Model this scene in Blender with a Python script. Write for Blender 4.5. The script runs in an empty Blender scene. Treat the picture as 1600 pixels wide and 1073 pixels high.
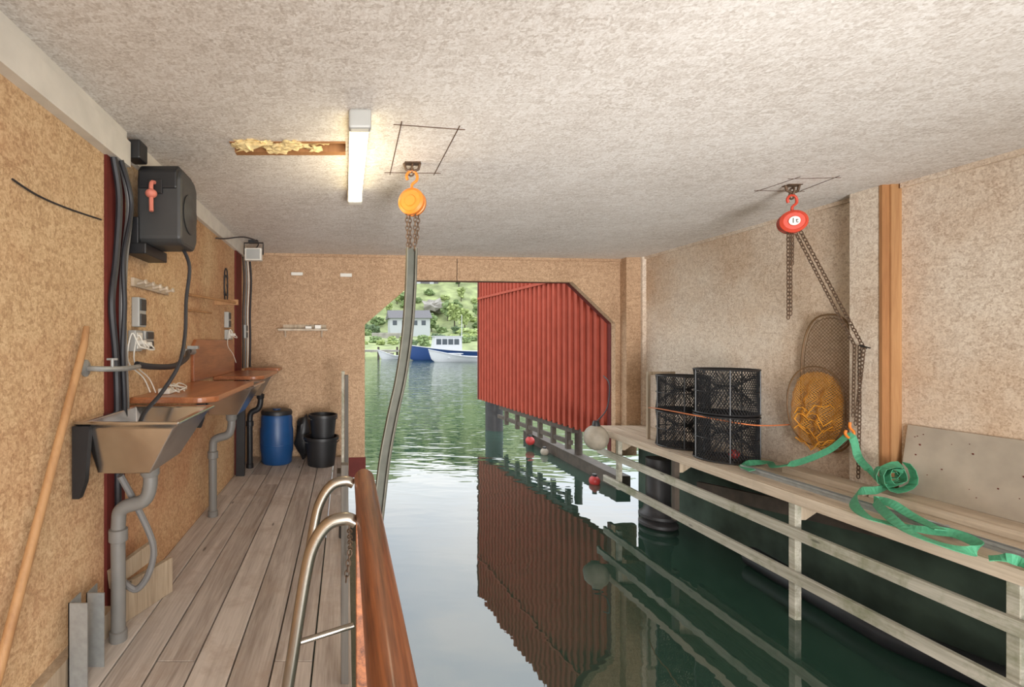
import bpy, bmesh, math, random
from mathutils import Vector, Matrix, noise
random.seed(7)
V = Vector
sc = bpy.context.scene
COL = sc.collection
F = 755.0; U0 = 540.0; V0 = 535.0; EYE = 1.45
DECK = 0.0; WATER = -0.58; CEIL = 2.59; XL = -1.22; XR = 4.0; SH = 0.35

# ---------------------------------------------------------------- survey helper: pinhole measurement -> metres
def W(u, v, y):
    return V(((u-U0)/F*y, y, EYE-(v-V0)/F*y))
def onshelf(u, v, h=0.03):
    return W(u, v, (EYE-SH-h)*F/(v-V0))

# ---------------------------------------------------------------- materials
def newmat(name):
    m = bpy.data.materials.new(name); m.use_nodes = True
    nt = m.node_tree; b = nt.nodes['Principled BSDF']
    return m, nt, b
def N(nt, t, **kw):
    n = nt.nodes.new(t)
    for k, v in kw.items():
        if k in n.inputs.keys(): n.inputs[k].default_value = v
        else: setattr(n, k, v)
    return n
def ramp(nt, stops):
    r = nt.nodes.new('ShaderNodeValToRGB'); cr = r.color_ramp
    while len(cr.elements) < len(stops): cr.elements.new(0.5)
    for e, (p, c) in zip(cr.elements, stops):
        e.position = p; e.color = (*c, 1)
    return r
def coord(nt, scale=(1, 1, 1), rot=(0, 0, 0)):
    tc = nt.nodes.new('ShaderNodeTexCoord'); mp = nt.nodes.new('ShaderNodeMapping')
    mp.inputs['Scale'].default_value = scale; mp.inputs['Rotation'].default_value = rot
    nt.links.new(tc.outputs['Object'], mp.inputs['Vector'])
    return mp.outputs['Vector']
def s2l(c):
    return tuple(((x/255)/12.92 if x/255 <= 0.04045 else ((x/255+0.055)/1.055)**2.4) for x in c)
def simple(name, rgb, rough=0.5, metal=0.0, var=0.15, scale=8, bump=0.0, spec=0.5):
    m, nt, b = newmat(name); c = s2l(rgb); L = nt.links.new
    vec = coord(nt)
    n = N(nt, 'ShaderNodeTexNoise', Scale=scale, Detail=5.0); L(vec, n.inputs['Vector'])
    r = ramp(nt, [(0.3, tuple(x*(1-var) for x in c)), (0.7, tuple(min(1, x*(1+var)) for x in c))])
    L(n.outputs['Fac'], r.inputs['Fac']); L(r.outputs['Color'], b.inputs['Base Color'])
    b.inputs['Roughness'].default_value = rough; b.inputs['Metallic'].default_value = metal
    b.inputs['Specular IOR Level'].default_value = spec
    if bump:
        bp = N(nt, 'ShaderNodeBump', Strength=bump, Distance=0.01)
        L(n.outputs['Fac'], bp.inputs['Height']); L(bp.outputs['Normal'], b.inputs['Normal'])
    return m
def chipboard(name, light, mid, dark, fleck=0.5, stain=None, size=1.0):
    m, nt, b = newmat(name); L = nt.links.new
    vec = coord(nt)
    dist = N(nt, 'ShaderNodeTexNoise', Scale=9*size, Detail=3.0); L(vec, dist.inputs['Vector'])
    flakes = []
    for rot, scl in (((.6, .4, .5), (1, .3, 1)), ((-.7, .9, -.4), (.28, 1, 1)), ((.9, -.5, 1.2), (1, 1, .3))):
        v0 = coord(nt, scl, rot)
        add = nt.nodes.new('ShaderNodeVectorMath'); add.operation = 'MULTIPLY_ADD'; add.inputs[1].default_value = (.05, .05, .05)
        L(dist.outputs['Color'], add.inputs[0]); L(v0, add.inputs[2])
        vo = N(nt, 'ShaderNodeTexVoronoi', Scale=62*size); L(add.outputs[0], vo.inputs['Vector'])
        sp = nt.nodes.new('ShaderNodeSeparateColor'); L(vo.outputs['Color'], sp.inputs[0]); flakes.append(sp.outputs[0])
    mask = N(nt, 'ShaderNodeTexNoise', Scale=34*size, Detail=2.0); L(vec, mask.inputs['Vector'])
    m1 = N(nt, 'ShaderNodeMapRange'); m1.inputs['From Min'].default_value = .44; m1.inputs['From Max'].default_value = .47; L(mask.outputs['Fac'], m1.inputs['Value'])
    m2 = N(nt, 'ShaderNodeMapRange'); m2.inputs['From Min'].default_value = .54; m2.inputs['From Max'].default_value = .57; L(mask.outputs['Fac'], m2.inputs['Value'])
    a1 = nt.nodes.new('ShaderNodeMix'); L(m1.outputs[0], a1.inputs[0]); L(flakes[0], a1.inputs[2]); L(flakes[1], a1.inputs[3])
    a2 = nt.nodes.new('ShaderNodeMix'); L(m2.outputs[0], a2.inputs[0]); L(a1.outputs[0], a2.inputs[2]); L(flakes[2], a2.inputs[3])
    n1 = N(nt, 'ShaderNodeTexNoise', Scale=110*size, Detail=4.0, Roughness=0.7); L(vec, n1.inputs['Vector'])
    mx = N(nt, 'ShaderNodeMath', operation='MULTIPLY_ADD'); mx.inputs[1].default_value = 0.26
    L(a2.outputs[0], mx.inputs[0]); L(n1.outputs['Fac'], mx.inputs[2])
    big = N(nt, 'ShaderNodeTexNoise', Scale=1.1, Detail=5.0, Roughness=.6); L(vec, big.inputs['Vector'])
    mb = N(nt, 'ShaderNodeMath', operation='MULTIPLY_ADD'); mb.inputs[1].default_value = 0.36
    L(big.outputs['Fac'], mb.inputs[0]); L(mx.outputs[0], mb.inputs[2])
    r = ramp(nt, [(0.52, s2l(dark)), (0.78, s2l(mid)), (1.0, s2l(light))])
    L(mb.outputs[0], r.inputs['Fac'])
    n2 = N(nt, 'ShaderNodeTexNoise', Scale=26*size, Detail=5.0, Roughness=0.8, Distortion=2.0); L(vec, n2.inputs['Vector'])
    r2 = ramp(nt, [(0.66, (0, 0, 0)), (0.71, (1, 1, 1))]); L(n2.outputs['Fac'], r2.inputs['Fac'])
    sc_ = N(nt, 'ShaderNodeMath', operation='MULTIPLY'); sc_.inputs[1].default_value = fleck
    L(r2.outputs['Color'], sc_.inputs[0])
    mix = nt.nodes.new('ShaderNodeMixRGB'); mix.inputs['Color2'].default_value = (*s2l(tuple(x*0.6 for x in dark)), 1)
    L(sc_.outputs[0], mix.inputs['Fac']); L(r.outputs['Color'], mix.inputs['Color1'])
    out = mix
    if stain:
        n3 = N(nt, 'ShaderNodeTexNoise', Scale=0.7, Detail=5.0, Roughness=0.65); L(vec, n3.inputs['Vector'])
        r3 = ramp(nt, [(0.42, (0, 0, 0)), (0.7, (0.8, 0.8, 0.8))]); L(n3.outputs['Fac'], r3.inputs['Fac'])
        mix2 = nt.nodes.new('ShaderNodeMixRGB'); mix2.blend_type = 'MULTIPLY'
        mix2.inputs['Color2'].default_value = (*s2l(stain), 1)
        L(r3.outputs['Color'], mix2.inputs['Fac']); L(mix.outputs[0], mix2.inputs['Color1']); out = mix2
    L(out.outputs[0], b.inputs['Base Color'])
    b.inputs['Roughness'].default_value = 0.85; b.inputs['Specular IOR Level'].default_value = 0.2
    return m
def wood(name, light, dark, axis='Y', rough=0.7, sc1=14, stretch=0.06, island=0.25, knots=True, coat=0.0, extra=None):
    m, nt, b = newmat(name); L = nt.links.new
    s = {'X': (stretch, 1, 1), 'Y': (1, stretch, 1), 'Z': (1, 1, stretch)}[axis]
    vec = coord(nt, s)
    geo = nt.nodes.new('ShaderNodeNewGeometry')
    off = nt.nodes.new('ShaderNodeVectorMath'); off.operation = 'MULTIPLY_ADD'; off.inputs[1].default_value = (9, 9, 9)
    cmb = nt.nodes.new('ShaderNodeCombineXYZ')
    for i in range(3): L(geo.outputs['Random Per Island'], cmb.inputs[i])
    L(cmb.outputs[0], off.inputs[0]); L(vec, off.inputs[2])
    n = N(nt, 'ShaderNodeTexNoise', Scale=sc1, Detail=8.0, Roughness=0.65, Distortion=0.8); L(off.outputs[0], n.inputs['Vector'])
    n2 = N(nt, 'ShaderNodeTexNoise', Scale=sc1*8, Detail=3.0); L(off.outputs[0], n2.inputs['Vector'])
    a = N(nt, 'ShaderNodeMath', operation='MULTIPLY_ADD'); a.inputs[1].default_value = 0.35
    L(n2.outputs['Fac'], a.inputs[0]); L(n.outputs['Fac'], a.inputs[2])
    a2 = N(nt, 'ShaderNodeMath', operation='MULTIPLY_ADD'); a2.inputs[1].default_value = island
    L(geo.outputs['Random Per Island'], a2.inputs[0]); L(a.outputs[0], a2.inputs[2])
    r = ramp(nt, [(0.5, s2l(dark)), (0.95, s2l(light))]); L(a2.outputs[0], r.inputs['Fac'])
    out = r.outputs['Color']
    if extra:
        n3 = N(nt, 'ShaderNodeTexNoise', Scale=extra[1], Detail=5.0, Roughness=0.7); L(coord(nt), n3.inputs['Vector'])
        r3 = ramp(nt, [(0.5, (0, 0, 0)), (0.68, (0.8, 0.8, 0.8))]); L(n3.outputs['Fac'], r3.inputs['Fac'])
        mx = nt.nodes.new('ShaderNodeMixRGB'); mx.inputs['Color2'].default_value = (*s2l(extra[0]), 1)
        L(r3.outputs['Color'], mx.inputs['Fac']); L(out, mx.inputs['Color1']); out = mx.outputs[0]
    if knots:
        kv = N(nt, 'ShaderNodeTexVoronoi', Scale=2.6); kc = coord(nt, {'X': (.6, 2.4, 2.4), 'Y': (2.4, .6, 2.4), 'Z': (2.4, 2.4, .6)}[axis])
        ka = nt.nodes.new('ShaderNodeVectorMath'); L(kc, ka.inputs[0]); L(cmb.outputs[0], ka.inputs[1]); L(ka.outputs[0], kv.inputs['Vector'])
        kr = ramp(nt, [(0.035, (0.75, 0.75, 0.75)), (0.07, (0, 0, 0))]); L(kv.outputs['Distance'], kr.inputs['Fac'])
        km = nt.nodes.new('ShaderNodeMixRGB'); km.inputs['Color2'].default_value = (*s2l(tuple(x*.6 for x in dark)), 1)
        L(kr.outputs['Color'], km.inputs['Fac']); L(out, km.inputs['Color1']); out = km.outputs[0]
    L(out, b.inputs['Base Color'])
    b.inputs['Roughness'].default_value = rough
    if coat:
        b.inputs['Coat Weight'].default_value = coat; b.inputs['Coat Roughness'].default_value = 0.15
    bp = N(nt, 'ShaderNodeBump', Strength=0.2 if not coat else 0.03, Distance=0.005)
    L(a.outputs[0], bp.inputs['Height']); L(bp.outputs['Normal'], b.inputs['Normal'])
    return m
def emit(name, rgb, strength):
    m, nt, b = newmat(name)
    b.inputs['Base Color'].default_value = (*s2l(rgb), 1)
    b.inputs['Emission Color'].default_value = (*s2l(rgb), 1); b.inputs['Emission Strength'].default_value = strength
    return m

M_ceil = chipboard('ceiling_chipboard', (234, 230, 226), (214, 207, 200), (180, 169, 160), fleck=0.6, size=0.75)
M_left = chipboard('left_chipboard', (222, 194, 154), (202, 169, 130), (166, 132, 97), fleck=0.55, stain=(228, 192, 180), size=0.85)
M_back = chipboard('end_chipboard', (198, 167, 136), (172, 141, 112), (140, 111, 86), fleck=0.45, size=0.85)
M_right = chipboard('right_chipboard', (230, 219, 203), (211, 196, 179), (176, 156, 137), fleck=0.7, stain=(230, 208, 186), size=0.8)
M_white = simple('white_paint', (220, 215, 205), 0.6, var=0.08)
M_red = simple('barn_red', (158, 76, 60), 0.85, var=0.10, scale=5, bump=0.1, spec=.12)
M_dred = simple('dark_red_trim', (98, 38, 32), 0.7, var=0.15, spec=.3)
M_deck = wood('weathered_deck', (200, 190, 181), (134, 120, 110), 'Y', 0.75, 12, 0.05, 0.22, extra=((162, 144, 130), 2.2))
M_shelf = wood('pale_plank', (216, 201, 180), (168, 148, 125), 'Y', 0.7, 12, 0.05, 0.2, extra=((172, 157, 138), 2.5))
M_rail = wood('grey_green_rail', (196, 190, 175), (126, 122, 104), 'Y', 0.75, 12, 0.05, 0.2, extra=((118, 122, 92), 4.0))
M_post = wood('post_wood', (190, 172, 148), (134, 116, 94), 'Z', 0.7, 12, 0.06, 0.2)
M_gpost = wood('grey_upright', (104, 98, 90), (62, 58, 54), 'Z', 0.7, 12, 0.06, 0.2)
M_owood = wood('orange_lumber', (168, 120, 76), (130, 86, 52), 'Z', 0.7, 14, 0.06, 0.2)
M_varn = wood('varnished_wood', (186, 120, 78), (128, 72, 42), 'Y', 0.35, 9, 0.08, 0.2, coat=0.4)
M_hand = wood('varnished_handrail', (172, 106, 64), (80, 42, 24), 'Y', 0.5, 26, 0.05, 0.1, coat=0.2, knots=False)
M_pole = wood('pole_wood', (180, 138, 94), (142, 98, 62), 'Z', 0.6, 14, 0.05, 0.2, knots=False)
M_steel = simple('stainless_steel', (206, 207, 208), 0.2, 1.0, 0.12, 6)
M_tube = simple('ladder_steel', (158, 150, 138), 0.26, 0.95, 0.08, 5)
M_galv = simple('galvanised', (160, 162, 160), 0.5, 0.5, 0.12, 30)
M_strapg = simple('grey_channel', (92, 92, 84), 0.75, 0.0, 0.12, 12, spec=.15)
M_strapl = simple('light_grey_channel', (112, 110, 100), 0.75, 0.0, 0.12, 12, spec=.15)
M_pvc = simple('grey_pvc', (120, 118, 114), 0.45, 0, 0.06)
M_black = simple('black_plastic', (34, 34, 36), 0.45, 0, 0.15)
M_dgrey = simple('dark_grey_plastic', (60, 60, 60), 0.5, 0, 0.1)
M_cable = simple('black_cable', (44, 44, 48), 0.5, 0, 0.2)
M_gcable = simple('grey_cable', (118, 116, 114), 0.5, 0, 0.1)
M_wplast = simple('white_plastic', (220, 216, 206), 0.4, 0, 0.04)
M_gplast = simple('light_grey_plastic', (166, 166, 162), 0.45, 0, 0.05)
M_chain = simple('rusty_chain', (94, 74, 58), 0.6, 0.4, 0.4, 60)
M_orange = simple('hoist_orange', (212, 120, 40), 0.4, 0, 0.08)
M_hred = simple('hoist_red', (186, 64, 44), 0.45, 0, 0.08)
M_blue = simple('blue_drum', (28, 74, 126), 0.4, 0, 0.1)
M_net = simple('black_netting', (22, 22, 24), 0.8, 0, 0.2)
M_ynet = simple('yellow_netting', (216, 148, 46), 0.8, 0, 0.2)
M_bnet = simple('brown_wire', (116, 86, 54), 0.6, 0.2, 0.2)
M_green = simple('green_webbing', (74, 152, 114), 0.7, 0, 0.14, 50, 0.2)
M_ropeo = simple('orange_rope', (196, 114, 68), 0.7, 0, 0.15, 60)
M_buoy = simple('grey_buoy', (150, 140, 124), 0.65, 0, 0.2, 12)
M_rbuoy = simple('red_buoy', (168, 50, 46), 0.5, 0, 0.1)
M_pile = simple('black_pile', (44, 42, 42), 0.5, 0, 0.3)
M_dwood = simple('wet_dark_wood', (72, 62, 52), 0.7, 0, 0.3, 10)
M_board = simple('stained_board', (172, 160, 144), 0.6, 0, 0.12, 6)
M_found = simple('foundation', (60, 74, 62), 0.9, 0, 0.5, 3, 0.5)
M_insul = simple('insulation', (228, 204, 150), 0.95, 0, 0.3, 20, 0.8)
M_dark = simple('dark_gap', (88, 66, 50), 0.9, 0, 0.2)
M_pink = simple('coral_rubber', (216, 128, 110), 0.5, 0, 0.1)
M_tubel = emit('lit_tube', (255, 240, 190), 5.0)
M_grass = simple('grass_hill', (132, 142, 96), 0.9, 0, 0.4, 0.35)
M_leaf1 = simple('leaf_light', (138, 152, 94), 0.8, 0, 0.4, 1.6, 1.0)
M_leaf2 = simple('leaf_mid', (104, 122, 76), 0.8, 0, 0.4, 1.6, 1.0)
M_leaf3 = simple('leaf_dark', (76, 94, 62), 0.8, 0, 0.4, 1.6, 1.0)
M_rock = simple('rock_grey', (136, 132, 124), 0.9, 0, 0.3, 1.0, 0.5)
M_hwall = simple('house_white', (168, 172, 174), 0.7, 0, 0.03)
M_roof = simple('house_roof', (92, 90, 92), 0.7, 0, 0.15)
M_glass = simple('dark_glass', (46, 58, 66), 0.1, 0, 0.05)
M_bblue = simple('boat_blue', (34, 62, 112), 0.3, 0, 0.05)
M_bwhite = simple('boat_white', (190, 192, 194), 0.3, 0, 0.02)

# water
M_water, nt, b = newmat('harbour_water'); L = nt.links.new
b.inputs['Base Color'].default_value = (0.022, 0.052, 0.036, 1)
b.inputs['Roughness'].default_value = 0.012; b.inputs['IOR'].default_value = 1.9
geo = nt.nodes.new('ShaderNodeNewGeometry')
sx = nt.nodes.new('ShaderNodeSeparateXYZ'); L(geo.outputs['Position'], sx.inputs[0])
mr = N(nt, 'ShaderNodeMapRange'); mr.inputs['From Min'].default_value = 5; mr.inputs['From Max'].default_value = 30
mr.inputs['To Min'].default_value = 0.014; mr.inputs['To Max'].default_value = 0.42
L(sx.outputs['Y'], mr.inputs['Value'])
w1 = N(nt, 'ShaderNodeTexNoise', Scale=2.4, Detail=2.0, Distortion=0.3); mpw = nt.nodes.new('ShaderNodeMapping')
mpw.inputs['Scale'].default_value = (0.6, 1.6, 1); L(geo.outputs['Position'], mpw.inputs['Vector']); L(mpw.outputs[0], w1.inputs['Vector'])
bpw = N(nt, 'ShaderNodeBump', Distance=0.12); L(mr.outputs[0], bpw.inputs['Strength'])
L(w1.outputs['Fac'], bpw.inputs['Height']); L(bpw.outputs['Normal'], b.inputs['Normal'])

# ---------------------------------------------------------------- mesh builder
def frame(d):
    d = d.normalized()
    a = V((0, 0, 1)) if abs(d.z) < 0.9 else V((1, 0, 0))
    u = d.cross(a).normalized(); return u, d.cross(u).normalized()
def smooth(pts, n=6):
    pts = [V(p) for p in pts]; out = []
    for i in range(len(pts)-1):
        p0 = pts[max(i-1, 0)]; p1 = pts[i]; p2 = pts[i+1]; p3 = pts[min(i+2, len(pts)-1)]
        for k in range(n):
            t = k/n
            out.append(0.5*((2*p1)+(p2-p0)*t+(2*p0-5*p1+4*p2-p3)*t*t+(3*p1-p0-3*p2+p3)*t**3))
    out.append(pts[-1]); return out
class MB:
    def __init__(s): s.v = []; s.f = []
    def add(s, vs, fs):
        o = len(s.v); s.v += [V(p) for p in vs]; s.f += [tuple(i+o for i in f) for f in fs]; return s
    def box(s, x0, x1, y0, y1, z0, z1):
        vs = [(x, y, z) for z in (z0, z1) for y in (y0, y1) for x in (x0, x1)]
        return s.add(vs, [(0, 2, 3, 1), (4, 5, 7, 6), (0, 1, 5, 4), (2, 6, 7, 3), (0, 4, 6, 2), (1, 3, 7, 5)])
    def beam(s, p0, p1, w, h, up=(0, 0, 1)):
        p0 = V(p0); p1 = V(p1); d = (p1-p0).normalized(); u = d.cross(V(up)).normalized(); n = u.cross(d).normalized()
        vs = []
        for p in (p0, p1):
            for a, c in ((-1, -1), (1, -1), (1, 1), (-1, 1)): vs.append(p+u*a*w/2+n*c*h/2)
        return s.add(vs, [(3, 2, 1, 0), (4, 5, 6, 7), (0, 1, 5, 4), (1, 2, 6, 5), (2, 3, 7, 6), (3, 0, 4, 7)])
    def prism(s, poly, ext):
        poly = [V(p) for p in poly]; ext = V(ext); n = len(poly)
        vs = poly+[p+ext for p in poly]
        fs = [tuple(range(n))[::-1], tuple(range(n, 2*n))]+[(i, (i+1) % n, (i+1) % n+n, i+n) for i in range(n)]
        return s.add(vs, fs)
    def loft(s, loops, cap0=True, cap1=True, closed=True):
        n = len(loops[0]); vs = [p for l in loops for p in l]; fs = []
        for j in range(len(loops)-1):
            for i in range(n if closed else n-1):
                a = j*n+i; c = j*n+(i+1) % n; fs.append((a, c, c+n, a+n))
        if cap0: fs.append(tuple(range(n))[::-1])
        if cap1: fs.append(tuple(range((len(loops)-1)*n, len(loops)*n)))
        return s.add(vs, fs)
    def cyl(s, p0, p1, r0, r1=None, n=16):
        p0 = V(p0); p1 = V(p1); r1 = r0 if r1 is None else r1; u, w = frame(p1-p0)
        ls = [[p+(u*math.cos(2*math.pi*i/n)+w*math.sin(2*math.pi*i/n))*r for i in range(n)] for p, r in ((p0, r0), (p1, r1))]
        return s.loft(ls)
    def tube(s, pts, r, n=8, closed=False):
        pts = [V(p) for p in pts]; m = len(pts); ls = []; pu = None
        for i, p in enumerate(pts):
            if closed: d = pts[(i+1) % m]-pts[i-1]
            else: d = pts[min(i+1, m-1)]-pts[max(i-1, 0)]
            if d.length < 1e-9: d = V((0, 0, 1))
            d.normalize()
            if pu is None: u, w = frame(d)
            else:
                u = (pu-d*pu.dot(d))
                u = u.normalized() if u.length > 1e-6 else frame(d)[0]
                w = d.cross(u)
            pu = u; rr = r[i] if isinstance(r, list) else r
            ls.append([p+(u*math.cos(2*math.pi*k/n)+w*math.sin(2*math.pi*k/n))*rr for k in range(n)])
        if closed: ls.append(ls[0]); return s.loft(ls, False, False)
        return s.loft(ls)
    def lathe(s, c, prof, n=28, axis=(0, 0, 1)):
        c = V(c); a = V(axis).normalized(); u, w = frame(a)
        ls = [[c+a*z+(u*math.cos(2*math.pi*k/n)+w*math.sin(2*math.pi*k/n))*max(r, 1e-4) for k in range(n)] for r, z in prof]
        return s.loft(ls)
    def ball(s, c, r, n=16, sz=(1, 1, 1), jit=0, seed=0):
        c = V(c); ls = []
        for j in range(n//2+1):
            th = math.pi*j/(n//2); l = []
            for k in range(n):
                d = V((max(math.sin(th), 1e-3)*math.cos(2*math.pi*k/n)*sz[0], max(math.sin(th), 1e-3)*math.sin(2*math.pi*k/n)*sz[1], -math.cos(th)*sz[2]))
                q = 1+jit*noise.noise(d*2.3+V((seed, 0, 0))) if jit else 1
                l.append(c+d*r*q)
            ls.append(l)
        return s.loft(ls)
    def ribbon(s, pts, wd, w, t=0.004):
        pts = [V(p) for p in pts]; m = len(pts); ls = []
        for i, p in enumerate(pts):
            d = (pts[min(i+1, m-1)]-pts[max(i-1, 0)]).normalized()
            wv = V(wd(i/(m-1))) if callable(wd) else V(wd)
            wv = (wv-d*wv.dot(d)).normalized(); n = d.cross(wv)
            ls.append([p+wv*w/2+n*t/2, p-wv*w/2+n*t/2, p-wv*w/2-n*t/2, p+wv*w/2-n*t/2])
        return s.loft(ls)
    def chain(s, pts, pitch=0.03, r=0.0038, wid=0.011):
        pts = [V(p) for p in pts]; acc = 0; nxt = 0; k = 0
        for a, c in zip(pts, pts[1:]):
            seg = (c-a).length
            if seg < 1e-6: continue
            d = (c-a)/seg; u, w = frame(d)
            while nxt <= acc+seg:
                p = a+d*(nxt-acc); e = u if k % 2 else w; h = pitch*0.68
                ring = [p+d*h*math.cos(2*math.pi*i/10)*1.0+e*wid*math.sin(2*math.pi*i/10) for i in range(10)]
                s.tube(ring, r, 5, True); nxt += pitch; k += 1
            acc += seg
        return s
    def obj(s, name, mat, parent=None, smoothf=False, bevel=0, label=None):
        if parent is not None: o = V(parent.matrix_basis.translation) if parent.parent is None else V(parent['_w'])
        else:
            xs = [p.x for p in s.v]; ys = [p.y for p in s.v]; o = V(((min(xs)+max(xs))/2, (min(ys)+max(ys))/2, min(p.z for p in s.v)))
        me = bpy.data.meshes.new(name); me.from_pydata([tuple(p-o) for p in s.v], [], s.f); me.update()
        bm = bmesh.new(); bm.from_mesh(me); bmesh.ops.recalc_face_normals(bm, faces=bm.faces); bm.to_mesh(me); bm.free()
        me.materials.append(mat)
        if smoothf:
            for p in me.polygons: p.use_smooth = True
            try: me.set_sharp_from_angle(angle=math.radians(40))
            except Exception: pass
        ob = bpy.data.objects.new(name, me); COL.objects.link(ob)
        if parent is not None: ob.parent = parent; ob['_w'] = tuple(o)
        else: ob.location = o
        if bevel:
            md = ob.modifiers.new('bevel', 'BEVEL'); md.width = bevel; md.segments = 2; md.limit_method = 'ANGLE'
        if label: ob['label'] = label
        return ob
def struct(ob, label=None, cat=None):
    ob['kind'] = 'structure'
    if label: ob['label'] = label
    if cat: ob['category'] = cat
    return ob
def tag(ob, label, cat, group=None):
    ob['label'] = label; ob['category'] = cat
    if group: ob['group'] = group
    return ob
def thing(name, loc, label, cat, group=None):
    e = bpy.data.objects.new(name, None); e.empty_display_size = 0.1; e.location = V(loc); COL.objects.link(e)
    return tag(e, label, cat, group)
def dup(root, loc=None, rotz=0, scale=1, label=None):
    r = root.copy(); COL.objects.link(r)
    if loc is not None: r.location = V(loc)
    r.rotation_euler = (0, 0, rotz); r.scale = (scale,)*3 if not isinstance(scale, tuple) else scale
    def rec(src, dst):
        for c in src.children:
            k = c.copy(); COL.objects.link(k); k.parent = dst; rec(c, k)
    rec(root, r)
    if label: r['label'] = label
    return r

# ================================================================ SETTING
mb = MB(); n = 7; wd = (0.03-XL)/n
for i in range(n):
    x0 = XL+i*wd
    cuts = [-3, 1.2+0.5*(i % 3), 4.6+0.35*((i*2) % 3), 6.14]
    for a, c in zip(cuts, cuts[1:]): mb.box(x0+0.004, x0+wd-0.004, a+0.002, c-0.002, -0.045, 0)
struct(mb.obj('floor', M_deck, bevel=0.003), 'weathered grey timber plank walkway beside the water', 'floor')
mb = MB().box(-0.02, 0.02, -3, 6.14, -0.22, -0.05)
for y in (0.5, 2.2, 4.0, 5.8): mb.box(-0.14, -0.02, y, y+0.12, -1.2, -0.05)
struct(mb.obj('trim_1', M_dwood), 'dark timber edge beam and piles under the walkway', 'beam')

hx0, hx1, hy0, hy1 = -0.66, 0.0, 2.74, 2.93
mb = MB()
for x0, x1, y0, y1 in ((-1.4, 4.2, -3, hy0), (-1.4, 4.2, hy1, 6.95), (-1.4, hx0, hy0, hy1), (hx1, 4.2, hy0, hy1)):
    mb.box(x0, x1, y0, y1, CEIL, CEIL+0.06)
struct(mb.obj('ceiling', M_ceil), 'pale chipboard ceiling panels', 'ceiling')
struct(MB().box(-1.4, 4.2, -3, 6.95, CEIL+0.16, CEIL+0.24).obj('trim_2', M_dark), 'roof boards above the ceiling', 'roof')
struct(MB().box(XL-0.12, XL, -3, 6.15, -0.3, CEIL).obj('wall_left', M_left), 'tan chipboard side wall', 'wall')
struct(MB().box(XR, XR+0.12, -3, 6.64, 0.2, CEIL).obj('wall_right', M_right), 'pale beige chipboard side wall', 'wall')
struct(MB().box(XR, XR+0.3, -3, 6.6, -1.6, 0.2).obj('trim_3', M_found), 'dark mossy foundation below the wall', 'foundation')

A = V((XL, 6.15, 0)); Bp = V((XR, 6.64, 0)); D = (Bp-A).normalized(); NB = V((-D.y, D.x, 0))
def bw(x, z, off=0):
    t = (x-XL)/D.x; p = A+D*t+NB*off; return V((p.x, p.y, z))
oL, oLt, oRt, oR = 0.25, 0.93, 3.08, 3.69; zcL, zcR, zt = 1.683, 1.713, 2.27
mb = MB(); T = NB*0.10
def poly(ps): mb.prism([bw(*p) for p in ps], T)
poly([(XL, -0.05), (0.03, -0.05), (0.03, zcL), (XL, zcL)])
poly([(0.03, -0.22), (oL, -0.22), (oL, zcL), (0.03, zcL)])
poly([(XL, zcL), (oL, zcL), (oLt, zt), (XL, zt)])
poly([(XL, zt), (XR, zt), (XR, CEIL), (XL, CEIL)])
poly([(oRt, zt), (oR, zcR), (XR, zcR), (XR, zt)])
poly([(oR, -0.1), (XR, -0.1), (XR, zcR), (oR, zcR)])
struct(mb.obj('wall_back', M_back), 'tan chipboard end wall with a chamfered boat opening', 'wall')
mb = MB()
def strip(p, q, w=0.05):
    a = bw(*p, 0.085); c = bw(*q, 0.085); d = (c-a).normalized(); inn = d.cross(NB).normalized()*w
    mb.prism([a, c, c+inn, a+inn], NB*0.09)
strip((oLt-0.05, zt), (oRt, zt), 0.035)
strip((oRt, zt), (oR, zcR), 0.05); strip((oR, zcR), (oR, -0.1), 0.05)
struct(mb.obj('trim_4', M_dred), 'dark red lining round the boat opening', 'trim')
struct(MB().prism([bw(0.04, -0.3, -0.01), bw(0.26, -0.3, -0.01), bw(0.26, -0.04, -0.01), bw(0.04, -0.04, -0.01)], NB*0.12).obj('trim_5', M_dred), 'dark red board at the foot of the end wall', 'trim')
struct(MB().box(3.76, 4.0, 6.47, 6.62, 0.3, CEIL).obj('trim_6', M_back), 'chipboard clad corner post', 'post')
struct(MB().box(3.95, 4.0, 6.43, 6.469, SH, CEIL).obj('trim_16', M_right), 'pale strip beside the corner post', 'trim')
struct(MB().box(3.88, 4.0, 3.51, 3.72, SH, CEIL).obj('trim_7', M_right), 'chipboard clad wall pier', 'pier')
struct(MB().box(3.875, 3.925, 3.49, 3.51, SH, CEIL).obj('trim_8', M_owood), 'orange-brown lumber on the pier edge', 'trim')
struct(MB().box(3.925, 4.0, 3.475, 3.51, SH, CEIL).obj('trim_15', M_pole), 'lighter brown lumber on the pier edge', 'trim')
struct(MB().box(3.97, 4.0, -3, 3.46, CEIL-0.035, CEIL).box(3.975, 4.0, 3.72, 6.43, CEIL-0.03, CEIL).obj('trim_9', M_right), 'thin moulding under the ceiling', 'trim')
mb = MB().prism([bw(XL, CEIL-0.035, -0.02), bw(3.76, CEIL-0.035, -0.02), bw(3.76, CEIL, -0.02), bw(XL, CEIL, -0.02)], NB*0.02)
struct(mb.obj('trim_10', M_back), 'moulding along the top of the end wall', 'trim')
struct(MB().box(XL, -1.165, -3, 2.62, 2.40, CEIL-.055).box(XL, -1.185, -3, 2.62, CEIL-.055, CEIL).obj('trim_11', M_white), 'white painted beam under the ceiling', 'beam')
struct(MB().box(XL, -1.185, 2.75, 5.9, 2.46, CEIL).obj('trim_12', M_white), 'white painted ledger along the ceiling', 'beam')
struct(MB().box(XL, -1.205, 2.44, 2.64, 0, 2.40).obj('trim_13', M_dred), 'dark red vertical wall strip', 'trim')
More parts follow.
